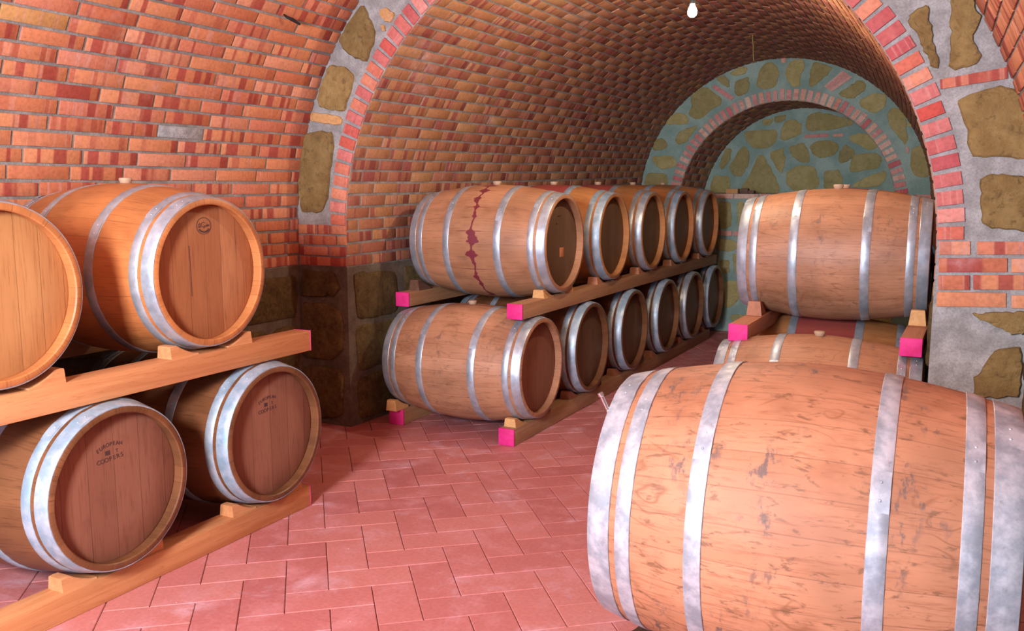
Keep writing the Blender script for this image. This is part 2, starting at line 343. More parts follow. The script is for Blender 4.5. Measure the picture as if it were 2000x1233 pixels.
# outlines of the visible stones in their wall planes, (x, z) in metres
REAR = [[[-0.891,1.623],[-0.714,1.609],[-0.692,1.532],[-0.705,1.5],[-0.944,1.5],[-0.931,1.572]],[[-0.854,1.791],[-0.759,1.796],[-0.665,1.801],[-0.61,1.75],[-0.616,1.692],[-0.756,1.661],[-0.839,1.714],[-0.864,1.766]],[[-0.838,1.958],[-0.777,1.976],[-0.716,1.943],[-0.714,1.892],[-0.761,1.86],[-0.863,1.862]],[[-0.702,2.183],[-0.61,2.231],[-0.531,2.222],[-0.483,2.151],[-0.502,2.12],[-0.72,2.127]],[[-0.591,2.029],[-0.5,2.077],[-0.396,2.092],[-0.446,2.025],[-0.51,1.938],[-0.588,1.915],[-0.616,1.953]],[[-0.47,2.388],[-0.356,2.475],[-0.266,2.453],[-0.239,2.402],[-0.149,2.362],[-0.159,2.301],[-0.247,2.267],[-0.31,2.214],[-0.373,2.166],[-0.465,2.201],[-0.491,2.227],[-0.441,2.3]],[[-0.206,2.554],[-0.131,2.587],[-0.085,2.53],[-0.083,2.469],[-0.14,2.49]],[[-0.069,2.613],[0.028,2.656],[0.09,2.653],[0.086,2.599],[-0.006,2.574],[-0.069,2.595]],[[-0.004,2.525],[0.106,2.556],[0.121,2.459],[0.087,2.4],[0.001,2.38],[-0.026,2.43]],[[0.219,2.622],[0.295,2.688],[0.373,2.66],[0.401,2.564],[0.364,2.447],[0.268,2.434],[0.188,2.468],[0.21,2.538]],[[0.506,2.675],[0.616,2.697],[0.648,2.631],[0.633,2.585],[0.605,2.552],[0.604,2.446],[0.534,2.45],[0.477,2.535],[0.474,2.606]],[[0.716,2.662],[0.895,2.605],[0.864,2.55],[0.787,2.484],[0.709,2.424],[0.697,2.454]],[[0.963,2.36],[1.062,2.413],[1.136,2.472],[1.204,2.44],[1.196,2.384],[1.111,2.313],[1.033,2.316]],[[1.168,2.282],[1.264,2.341],[1.372,2.336],[1.392,2.273],[1.358,2.195],[1.284,2.169],[1.216,2.206],[1.158,2.254]],[[1.424,2.181],[1.487,2.207],[1.543,2.154],[1.578,2.097],[1.572,2.018],[1.598,1.938],[1.57,1.859],[1.54,1.928],[1.477,1.998],[1.418,2.09]],[[1.642,1.824],[1.719,1.856],[1.776,1.776],[1.815,1.64],[1.788,1.572],[1.682,1.584],[1.635,1.664]],[[1.6,2.085],[1.643,2.072],[1.635,2.027],[1.581,2.04]],[[-0.142,1.328],[-0.025,1.315],[-0.014,1.168],[-0.017,1.073],[-0.133,1.057]],[[0.048,1.329],[0.109,1.323],[0.117,1.089],[0.057,1.088]],[[-0.15,0.948],[0.015,0.939],[0.071,0.873],[-0.022,0.829],[-0.146,0.838]],[[-0.122,0.73],[-0.019,0.734],[-0.015,0.611],[-0.083,0.594],[-0.113,0.661]],[[0.013,0.796],[0.107,0.806],[0.108,0.602],[0.046,0.613]],[[-0.053,0.513],[0.104,0.52],[0.09,0.328],[-0.016,0.239],[-0.051,0.25]],[[0.014,0.171],[0.15,0.18],[0.152,0.112],[0.029,0.117]]]
REARB = [[[-0.223,2.5],[-0.023,2.363],[-0.054,2.333],[-0.26,2.471]],[[0.992,2.571],[1.085,2.503],[0.906,2.38],[0.835,2.435]],[[1.592,1.853],[1.616,1.841],[1.615,1.79],[1.59,1.799]],[[0.422,2.715],[0.469,2.718],[0.471,2.671],[0.428,2.67]]]
NICHE = [[[-0.065,2.06],[0.08,2.069],[0.268,2.071],[0.266,1.961],[0.216,1.911],[0.126,1.88],[0.034,1.901],[-0.035,1.981]],[[0.115,2.172],[0.231,2.194],[0.207,2.131],[0.143,2.12]],[[0.243,2.207],[0.357,2.222],[0.347,2.165],[0.258,2.148]],[[-0.086,1.903],[-0.025,1.876],[-0.002,1.784],[-0.012,1.705],[-0.101,1.586],[-0.183,1.627],[-0.213,1.707],[-0.148,1.786]],[[-0.26,1.88],[-0.192,1.879],[-0.215,1.76],[-0.28,1.667],[-0.321,1.694],[-0.297,1.788]],[[0.096,1.809],[0.142,1.808],[0.198,1.703],[0.338,1.454],[0.313,1.415],[-0.069,1.427],[-0.084,1.48],[0.019,1.586]],[[0.219,1.833],[0.321,1.87],[0.376,1.779],[0.35,1.624],[0.29,1.676],[0.235,1.768]],[[-0.373,1.594],[-0.209,1.587],[-0.204,1.453],[-0.258,1.419],[-0.409,1.432],[-0.405,1.507]],[[0.351,2.15],[0.439,2.173],[0.523,2.12],[0.527,2.031],[0.447,1.994],[0.359,1.958],[0.313,1.985],[0.329,2.074]],[[0.589,2.194],[0.661,2.242],[0.785,2.212],[0.98,2.168],[1.031,2.105],[0.912,2.083],[0.792,2.062],[0.582,2.055]],[[1.014,1.981],[1.083,2.017],[1.179,2.002],[1.265,1.926],[1.268,1.864],[1.186,1.853],[1.101,1.905],[1.009,1.944]],[[0.414,1.88],[0.55,1.935],[0.591,1.864],[0.612,1.8],[0.621,1.736],[0.534,1.737],[0.429,1.815]],[[0.614,1.902],[0.723,1.95],[0.859,1.935],[0.904,1.883],[0.865,1.809],[0.732,1.773],[0.655,1.825]],[[0.969,1.907],[1.069,1.831],[1.047,1.781],[0.954,1.719],[0.904,1.745],[0.924,1.845]],[[1.047,1.793],[1.165,1.81],[1.283,1.809],[1.322,1.728],[1.279,1.666],[1.161,1.655],[1.055,1.624],[1.018,1.643],[1.039,1.718]],[[0.473,1.673],[0.56,1.698],[0.674,1.671],[0.717,1.543],[0.709,1.454],[0.444,1.453],[0.395,1.557],[0.405,1.635]],[[0.787,1.639],[0.909,1.65],[0.957,1.543],[0.948,1.467],[0.783,1.46],[0.779,1.556]],[[1.085,1.517],[1.224,1.592],[1.362,1.641],[1.356,1.529],[1.277,1.48],[1.063,1.473]],[[0.312,1.869],[0.35,1.881],[0.358,1.687],[0.308,1.635]]]
NICHEB = [[[0.565,2.017],[0.8,2.024],[0.802,1.986],[0.567,1.979]],[[0.843,2.016],[0.939,2.02],[0.941,1.989],[0.844,1.988]]]
RIB = [[[-1.441,1.82],[-1.222,1.82],[-1.226,1.713],[-1.259,1.577],[-1.271,1.463],[-1.319,1.329],[-1.498,1.327],[-1.503,1.403],[-1.503,1.579],[-1.467,1.718]],[[-1.244,2.206],[-1.139,2.194],[-1.064,2.141],[-1.088,2.043],[-1.147,1.924],[-1.332,1.959],[-1.337,2.032]],[[-1.103,2.425],[-0.991,2.534],[-0.952,2.467],[-0.901,2.357],[-0.966,2.2],[-1.068,2.239],[-1.156,2.31],[-1.169,2.343]],[[1.917,2.218],[1.978,2.271],[2.0,2.274],[2.013,2.185],[2.034,2.089],[2.055,2.025],[2.052,1.994],[2.034,1.995],[2.0,2.065],[1.967,2.136]],[[2.08,2.323],[2.169,2.305],[2.183,2.238],[2.219,2.189],[2.193,2.155],[2.181,2.12],[2.209,2.052],[2.229,2.03],[2.217,2.01],[2.142,1.989],[2.096,1.981],[2.095,2.127]],[[2.13,1.869],[2.27,1.914],[2.345,1.911],[2.405,1.851],[2.445,1.606],[2.203,1.618],[2.175,1.757]],[[2.246,1.529],[2.327,1.552],[2.433,1.528],[2.45,1.297],[2.352,1.308],[2.268,1.321],[2.259,1.4]],[[2.247,0.936],[2.31,0.945],[2.465,0.96],[2.472,0.857],[2.399,0.861],[2.338,0.894]],[[2.354,0.781],[2.402,0.809],[2.476,0.801],[2.492,0.583],[2.284,0.56],[2.274,0.648],[2.317,0.71]],[[-1.501,0.971],[-1.255,0.97],[-1.204,0.876],[-1.246,0.82],[-1.522,0.804]],[[-1.509,0.772],[-1.262,0.764],[-1.183,0.704],[-1.197,0.485],[-1.288,0.411],[-1.524,0.412]],[[-1.526,0.356],[-1.275,0.379],[-1.195,0.353],[-1.211,0.062],[-1.328,0.037],[-1.526,0.025]]]
RIBO = [[[-1.392,1.939],[-1.162,1.903],[-1.152,1.858],[-1.178,1.847],[-1.408,1.882]],[[-0.871,2.492],[-0.831,2.499],[-0.767,2.457],[-0.794,2.412],[-0.833,2.42],[-0.875,2.461]],[[-0.867,2.407],[-0.84,2.405],[-0.835,2.368],[-0.854,2.369]]]
RIBB = [[[2.064,1.951],[2.321,1.989],[2.326,1.94],[2.069,1.908]]]
RIBF = [[[2.252,1.255],[2.444,1.26],[2.448,1.205],[2.255,1.198]],[[2.389,1.187],[2.449,1.189],[2.453,1.129],[2.393,1.127]],[[2.105,1.177],[2.374,1.187],[2.378,1.126],[2.109,1.114]],[[2.107,1.1],[2.232,1.106],[2.236,1.044],[2.111,1.037]],[[2.249,1.106],[2.454,1.116],[2.459,1.053],[2.253,1.045]],[[2.111,1.028],[2.378,1.037],[2.382,0.976],[2.111,0.964]],[[2.4,1.026],[2.46,1.029],[2.464,0.976],[2.403,0.973]],[[2.102,1.253],[2.226,1.257],[2.23,1.197],[2.106,1.193]]]
# ---------------------------------------------------------------- masonry shell
YR = 4.455                         # plane of the stone rib between the near vault and the tunnel
YB = 9.3                           # back wall of the tunnel
YN = 9.95                          # back of the niche
ZB = 1.0                           # top of the stone base, foot of the brickwork
Y0 = -2.5                          # entrance end of the near vault

def profile_map(par, y_ref):
    """par(y) -> centre x, centre z, radius; s runs from the brick foot on the left over the crown to the right"""
    cx0, cz0, R0 = par(y_ref); lw = cz0 - ZB; S = 2 * lw + PI * R0
    def P(s, y, n=0.0):
        cx, cz, R = par(y)
        if s < lw: return Vector((cx - R + n, y, ZB + s / lw * (cz - ZB)))
        if s > S - lw: return Vector((cx + R - n, y, ZB + (S - s) / lw * (cz - ZB)))
        a = (s - lw) / R0
        return Vector((cx - (R - n) * math.cos(a), y, cz + (R - n) * math.sin(a)))
    return P, S
def near_par(y):
    t = (YR - y) / (YR - Y0); return 0.475 + 0.15 * t, 1.225, 2.0 + 0.15 * t
def tunnel_par(y):
    t = max(0.0, (y - YR) / (YB - YR)) ** 1.6; return 0.47 - 0.052 * t, 1.2 + 0.108 * t, 1.625 - 0.213 * t
NP, NS = profile_map(near_par, YR)
TP, TS = profile_map(tunnel_par, YR)

def brick(mb, P, s0, s1, y0, y1, h, ch, mat, col=None):
    """one chamfered brick on the surface P(s, y, n)"""
    col = col or (rng.random(), rng.random(), rng.random(), 1)
    j = lambda: rng.uniform(-0.0022, 0.0022)
    s0 += j(); s1 += j(); y0 += j(); y1 += j(); h += rng.uniform(-0.001, 0.001); tilt = rng.uniform(-0.0007, 0.0007)
    rings = []
    for d, n in ((0.0, -0.004), (0.0, h - ch * 0.6), (ch, h)):
        r = []
        for k, (s, y) in enumerate(((s0 + d, y0 + d), (s1 - d, y0 + d), (s1 - d, y1 - d), (s0 + d, y1 - d))):
            r.append(mb.vert(P(s, y, n + (tilt if k in (1, 2) and n > 0 else 0)), (y, s), col))
        rings.append(r)
    for a, b in zip(rings, rings[1:]):
        for k in range(4): mb.face((a[k], a[(k + 1) % 4], b[(k + 1) % 4], b[k]), mat)
    mb.face(rings[-1], mat)
def brick_shell(mb, P, S, y0, y1, course, length, gap, h, mat, odd=()):
    n = int(round(S / course)); c = S / n
    for k in range(n):
        y = y0 - (length * (0.5 if k % 2 else 0.0)) - rng.uniform(0, 0.05)
        while y < y1:
            L = length * rng.uniform(0.96, 1.04)
            a, b = max(y + gap / 2, y0), min(y + L - gap / 2, y1)
            if b - a > 0.03: brick(mb, P, k * c + gap * 0.5, (k + 1) * c - gap * 0.5, a, b, h, 0.003, next((q[2] for q in odd if k * c < q[0] < (k + 1) * c and a < q[1] < b), mat))
            y += L
def shell_grid(mb, P, S, y0, y1, ns, ny, mat):
    g = [[mb.vert(P(S * i / ns, y0 + (y1 - y0) * j / ny)) for j in range(ny + 1)] for i in range(ns + 1)]
    for i in range(ns):
        for j in range(ny): mb.face((g[i][j], g[i + 1][j], g[i + 1][j + 1], g[i][j + 1]), mat)
def quad(mb, pts, mat): mb.face([mb.vert(p) for p in pts], mat)
def stone(mb, poly, Q, depth, mat, smooth_pts=30, jit=0.006, grow=1.0):
    """rough stone: outline poly in wall coordinates (a, b), lifted by Q(a, b, n)"""
    n = len(poly); per = [math.hypot(poly[(i + 1) % n][0] - poly[i][0], poly[(i + 1) % n][1] - poly[i][1]) for i in range(n)]
    tot = sum(per); out = []
    for k in range(smooth_pts):
        d = tot * k / smooth_pts; i = 0
        while d > per[i]: d -= per[i]; i += 1
        t = d / per[i]; a, b = poly[i], poly[(i + 1) % n]
        out.append((a[0] + (b[0] - a[0]) * t, a[1] + (b[1] - a[1]) * t))
    out = [((out[k - 1][0] + 2 * out[k][0] + out[(k + 1) % smooth_pts][0]) / 4 + rng.uniform(-jit, jit),
            (out[k - 1][1] + 2 * out[k][1] + out[(k + 1) % smooth_pts][1]) / 4 + rng.uniform(-jit, jit)) for k in range(smooth_pts)]
    mx = sum(p[0] for p in out) / smooth_pts; my = sum(p[1] for p in out) / smooth_pts
    out = [(mx + (x - mx) * grow, my + (y - my) * grow) for x, y in out]
    col = (rng.random(), rng.random(), rng.random(), 1); rings = []
    for f, h in ((1.0, -0.004), (0.985, 0.55), (0.93, 0.9), (0.72, 1.0), (0.42, 1.05)):
        r = []
        for x, y in out:
            hh = depth * h if h > 0 else h
            if f < 0.95: hh += rng.uniform(-0.12, 0.12) * depth
            r.append(mb.vert(Q(mx + (x - mx) * f, my + (y - my) * f, hh), (x, y), col))
        rings.append(r)
    for a, b in zip(rings, rings[1:]):
        for k in range(smooth_pts): mb.face((a[k], a[(k + 1) % smooth_pts], b[(k + 1) % smooth_pts], b[k]), mat)
    c = mb.vert(Q(mx, my, depth), (mx, my), col)
    for k in range(smooth_pts): mb.face((rings[-1][k], rings[-1][(k + 1) % smooth_pts], c), mat)
def stone_rows(mb, Q, a0, a1, rows, mat, depth=0.014):
    for z0, z1 in rows:
        a = a0 + rng.uniform(0, 0.1)
        while a < a1 - 0.12:
            w = min(rng.uniform(0.28, 0.55), a1 - a); j = lambda: rng.uniform(-0.02, 0.02)
            if w > 0.1: stone(mb, [(a + j(), z0 + j()), (a + w / 2, z0 + j()), (a + w + j(), z0 + j()), (a + w + j(), (z0 + z1) / 2), (a + w + j(), z1 + j()), (a + w / 2, z1 + j()), (a + j(), z1 + j()), (a + j(), (z0 + z1) / 2)], Q, depth, mat)
            a += w + 0.045
ROWS = [(0.03, 0.30), (0.345, 0.63), (0.675, 0.955)]
def arch_bricks(mb, Q, cx, cz, r0, r1, a0, a1, n, gap, h, mat):
    """headers standing round an arch; Q(x, z, n) lifts off the wall plane"""
    for k in range(n):
        m = (a0 + (a1 - a0) * (k + 0.5) / n); w = abs(a1 - a0) / n * r0 - gap
        ca, sa = -math.cos(m), math.sin(m)
        P = lambda s, y, nn, ca=ca, sa=sa: Q(cx + ca * y - sa * s, cz + sa * y + ca * s, nn)
        brick(mb, P, -w / 2, w / 2, r0 + 0.003, r1 + rng.uniform(-0.006, 0.004), h, 0.003, mat)
def poly_brick(mb, poly, Q, h, mat):
    (a, b, c, d) = [Vector((p[0], p[1])) for p in poly]
    L = ((b - a).length + (c - d).length) / 2; W = ((d - a).length + (c - b).length) / 2
    def P(s, y, n):
        u, v = y / L, s / W
        p = (a * (1 - u) + b * u) * (1 - v) + (d * (1 - u) + c * u) * v
        return Q(p.x, p.y, n)
    brick(mb, P, 0, W, 0, L, h, 0.003, mat)

ODD = [(0.757, 3.58, 4), (1.174, 2.47, 5)]
# near vault: plastered shell, brick courses, stone base
mb = MB()
shell_grid(mb, NP, NS, Y0, YR, 96, 12, 0)
brick_shell(mb, NP, NS, Y0, YR - 0.004, 0.0735, 0.305, 0.014, 0.007, 1, ODD)     # with a grey cement block and a yellow stone on the left
XL = -1.525
quad(mb, [(XL, Y0, 0), (XL, YR, 0), (XL, YR, ZB), (XL, Y0, ZB)], 2)
quad(mb, [(2.775, Y0, 0), (2.475, YR, 0), (2.475, YR, ZB), (2.775, Y0, ZB)], 2)
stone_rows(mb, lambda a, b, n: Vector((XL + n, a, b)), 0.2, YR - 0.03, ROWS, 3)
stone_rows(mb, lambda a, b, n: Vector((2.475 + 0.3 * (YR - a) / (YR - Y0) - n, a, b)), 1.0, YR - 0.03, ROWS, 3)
structure(mb.build('wall_near', [MORTAR_DARK, BRICK_NEAR, MORTAR_BASE, STONE_BASE, VENT, BRICK_PALE]), 'red brick barrel vault of the near cellar bay on a stone base')

# tunnel vault
mb = MB()
shell_grid(mb, TP, TS, YR, YB, 80, 16, 0)
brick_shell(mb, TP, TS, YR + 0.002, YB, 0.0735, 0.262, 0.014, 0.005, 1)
for sgn in (-1, 1):
    f = lambda y: tunnel_par(y)[0] + sgn * tunnel_par(y)[2]
    quad(mb, [(f(YR), YR, 0), (f(YB), YB, 0), (f(YB), YB, ZB), (f(YR), YR, ZB)], 2)
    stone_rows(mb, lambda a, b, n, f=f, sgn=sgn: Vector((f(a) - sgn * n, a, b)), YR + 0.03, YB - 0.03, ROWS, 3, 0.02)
structure(mb.build('wall_tunnel', [MORTAR_DARK, BRICK_TUNNEL, MORTAR_BASE, STONE_BASE]), 'brown brick barrel vault of the tunnel behind the stone rib')

# stone rib between them
QR = lambda a, b, n: Vector((a, YR - n, b))
mb = MB(); N = 80
ci, co = tunnel_par(YR), near_par(YR)
for k in range(N):
    pts = []
    for t in (k / N, (k + 1) / N):
        a = PI * t
        pts.append(((ci[0] - ci[2] * math.cos(a), ci[1] + ci[2] * math.sin(a)), (co[0] - co[2] * math.cos(a), co[1] + co[2] * math.sin(a))))
    lay = [[mb.vert(QR(p[0][0] + (p[1][0] - p[0][0]) * i / 5, p[0][1] + (p[1][1] - p[0][1]) * i / 5, 0)) for i in range(6)] for p in pts]
    for i in range(5): mb.face((lay[0][i], lay[0][i + 1], lay[1][i + 1], lay[1][i]), 0)
xl, xr = ci[0] - ci[2], ci[0] + ci[2]
for (a, b, zt0, zt1) in ((XL, xl, co[1], ci[1]), (xr, 2.475, ci[1], co[1])):
    quad(mb, [QR(a, ZB, 0), QR(b, ZB, 0), QR(b, zt1, 0), QR(a, zt0, 0)], 0)
    quad(mb, [QR(a, 0, 0), QR(b, 0, 0), QR(b, ZB, 0), QR(a, ZB, 0)], 1 if a < 0 else 0)
for pl in RIB:
    pl = [(min(max(p[0], XL + 0.012), 2.463), p[1]) for p in pl]
    stone(mb, pl, QR, 0.022, 3 if (pl[0][0] < 0 and pl[0][1] < 1.0) else 2, 36)
for pl in RIBO: stone(mb, pl, QR, 0.014, 4, 24, 0.003)
for pl in RIBB: poly_brick(mb, pl, QR, 0.012, 5)
# a few stones over the crown, out of sight of the lens
for a in (62, 78, 95, 112, 126):
    A = math.radians(a); cxx, czz = 0.472 - 1.875 * math.cos(A), 1.215 + 1.875 * math.sin(A)
    stone(mb, [(cxx + dx * math.sin(A) - dz * math.cos(A) * -1 * 0, czz + dz) for dx, dz in ((-0.17, -0.06), (0.12, -0.07), (0.17, 0.03), (0.02, 0.08), (-0.15, 0.06))], QR, 0.02, 2)
structure(mb.build('wall_rib', [MORTAR, MORTAR_BASE, STONE, STONE_BASE, BRICK_PALE, BRICK_NEAR]), 'grey mortared sandstone rib face round the tunnel mouth')
# its brick arch ring and the brick courses at the springing
mb = MB()
arch_bricks(mb, QR, ci[0], ci[1], ci[2], ci[2] + 0.112, 0.03, PI - 0.03, 67, 0.016, 0.014, 0)
for pl in RIBF: poly_brick(mb, [(min(p[0], 2.468), p[1]) for p in (pl[3], pl[2], pl[1], pl[0])], QR, 0.013, 1)
for r, cuts in enumerate(((0.0, 0.37), (0.0, 0.235, 0.37), (0.0, 0.05, 0.30, 0.37), (0.0, 0.14, 0.245, 0.37))):
    z = ZB + 0.004 + r * 0.0655
    for c0, c1 in zip(cuts, cuts[1:]): brick(mb, lambda s, y, n: QR(y, s, n), z, z + 0.0535, XL + 0.012 + c0, XL + 0.012 + c1 - 0.012, 0.013, 0.003, 1)
structure(mb.build('trim_1', [BRICK_ARCH, BRICK_NEAR]), 'ring of red header bricks edging the tunnel mouth')

# back wall with its niche
QB = lambda a, b, n: Vector((a, YB - n, b))
NCX, NCZ, NR, ZL = 0.478, 1.265, 1.05, 1.41
mb = MB(); cb = tunnel_par(YB); N = 60
th0 = math.asin((ZL - NCZ) / NR); ph0 = math.asin((ZL - cb[1]) / cb[2])
for k in range(N):
    lay = []
    for t in (k / N, (k + 1) / N):
        a = th0 + (PI - 2 * th0) * t; b = ph0 + (PI - 2 * ph0) * t
        p, q = (NCX - NR * math.cos(a), NCZ + NR * math.sin(a)), (cb[0] - cb[2] * math.cos(b), cb[1] + cb[2] * math.sin(b))
        lay.append([mb.vert(QB(p[0] + (q[0] - p[0]) * i / 4, p[1] + (q[1] - p[1]) * i / 4, 0)) for i in range(5)])
    for i in range(4): mb.face((lay[0][i], lay[0][i + 1], lay[1][i + 1], lay[1][i]), 0)
quad(mb, [QB(cb[0] - cb[2], 0, 0), QB(cb[0] + cb[2], 0, 0), QB(cb[0] + cb[2], ZL, 0), QB(cb[0] - cb[2], ZL, 0)], 0)
for pl in REAR: stone(mb, pl, QB, 0.010, 1, 26, 0.006, 1.09)
for x0 in (0.2, 0.55, 0.9, 1.25): stone_rows(mb, QB, x0, x0 + 0.32, [(0.08, 0.3), (0.4, 0.66), (0.72, 0.93), (1.08, 1.33)], 1)
for x0 in (-0.92, -0.55): stone_rows(mb, QB, x0, x0 + 0.32, [(0.08, 0.3), (0.4, 0.66), (0.72, 0.93), (1.08, 1.33)], 1)
for pl in REARB: poly_brick(mb, pl, QB, 0.012, 2)
structure(mb.build('wall_back', [MORTAR_BACK, STONE_BACK, BRICK_BACK]), 'back wall of green sandstone in skylight-tinted mortar')
# niche: brick soffit, stone back, sill
def niche_map(s, y, n=0.0):
    t = (y - YB) / (YN - YB); cx, cz, R = NCX + 0.07 * t, NCZ - 0.02 * t, NR - 0.005 * t
    a = th0 + s / NR; return Vector((cx - (R - n) * math.cos(a), y, cz + (R - n) * math.sin(a)))
SN = (PI - 2 * th0) * NR
mb = MB()
shell_grid(mb, niche_map, SN, YB, YN, 50, 2, 0)
brick_shell(mb, niche_map, SN, YB + 0.002, YN, 0.0735, 0.24, 0.014, 0.005, 1)
quad(mb, [(NCX - NR - 0.03, YB, ZL), (NCX + NR + 0.1, YB, ZL), (NCX + NR + 0.15, YN, ZL), (NCX - NR, YN, ZL)], 2)
QN = lambda a, b, n: Vector((a, YN - n, b))
c = mb.vert(QN(NCX + 0.07, ZL, 0)); arc = [mb.vert(niche_map(SN * k / 50, YN)) for k in range(51)]
for k in range(50): mb.face((c, arc[k], arc[k + 1]), 2)
for pl in NICHE: stone(mb, pl, QN, 0.010, 3, 26, 0.006, 1.09)
for pl in NICHEB: poly_brick(mb, pl, QN, 0.010, 4)
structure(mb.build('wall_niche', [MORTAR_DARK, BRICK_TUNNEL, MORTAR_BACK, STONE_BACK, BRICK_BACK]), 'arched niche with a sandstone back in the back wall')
mb = MB()
arch_bricks(mb, QB, NCX, NCZ, NR, NR + 0.108, th0 * 0.9, PI - th0 * 0.9, 48, 0.016, 0.012, 0)
structure(mb.build('trim_2', [BRICK_BACK]), 'ring of pale pink header bricks round the back niche')
mb = MB()
for z0, z1 in ((1.362, 1.409), (0.985, 1.035)):
    x = cb[0] - cb[2] + 0.02
    while x < cb[0] + cb[2] - 0.1:
        L = rng.choice((0.12, 0.25, 0.25)); brick(mb, lambda s, y, n: QB(y, s, n), z0, z1, x, x + L - 0.014, 0.018, 0.003, 0); x += L
structure(mb.build('trim_3', [BRICK_BACK]), 'two thin brick bands across the back wall')

# herringbone floor
mb = MB(); W = 0.158; ang = math.radians(-50.0)
e1 = Vector((math.cos(ang), math.sin(ang), 0)); e2 = Vector((-math.sin(ang), math.cos(ang), 0)); OFF = (0.394, 0.287)
def lat(i, j, z): return e1 * ((i + OFF[0]) * W) + e2 * ((j + OFF[1]) * W) + Vector((0, 0, z))
quad(mb, [(-1.7, Y0, -0.006), (3.0, Y0, -0.006), (3.0, YB + 0.05, -0.006), (-1.7, YB + 0.05, -0.006)], 1)
for i in range(-75, 45):
    for j in range(-45, 75):
        k = (i + j) % 4
        if k not in (0, 2): continue
        di, dj = (2, 1) if k == 0 else (1, 2)
        cxy = lat(i + di / 2, j + dj / 2, 0)
        if not (-1.55 < cxy.x < 2.62 and Y0 < cxy.y < YB - 0.02): continue
        col = (rng.random(), rng.random(), rng.random(), 1); g = 0.008; dz = rng.uniform(-0.0012, 0.0012); rings = []
        for d, z in ((g, -0.006), (g, -0.0022), (g + 0.016, dz * 0.5)):
            rings.append([mb.vert(lat(i + a, j + b, z), (a, b), col) for a, b in ((d, d), (di - d, d), (di - d, dj - d), (d, dj - d))])
        for a, b in zip(rings, rings[1:]):
            for q in range(4): mb.face((a[q], a[(q + 1) % 4], b[(q + 1) % 4], b[q]), 0)
        mb.face(rings[-1], 0)
structure(mb.build('floor', [TILE, GROUT], None, False), 'herringbone floor of dusty red terracotta tiles, tinted pink for blue light')

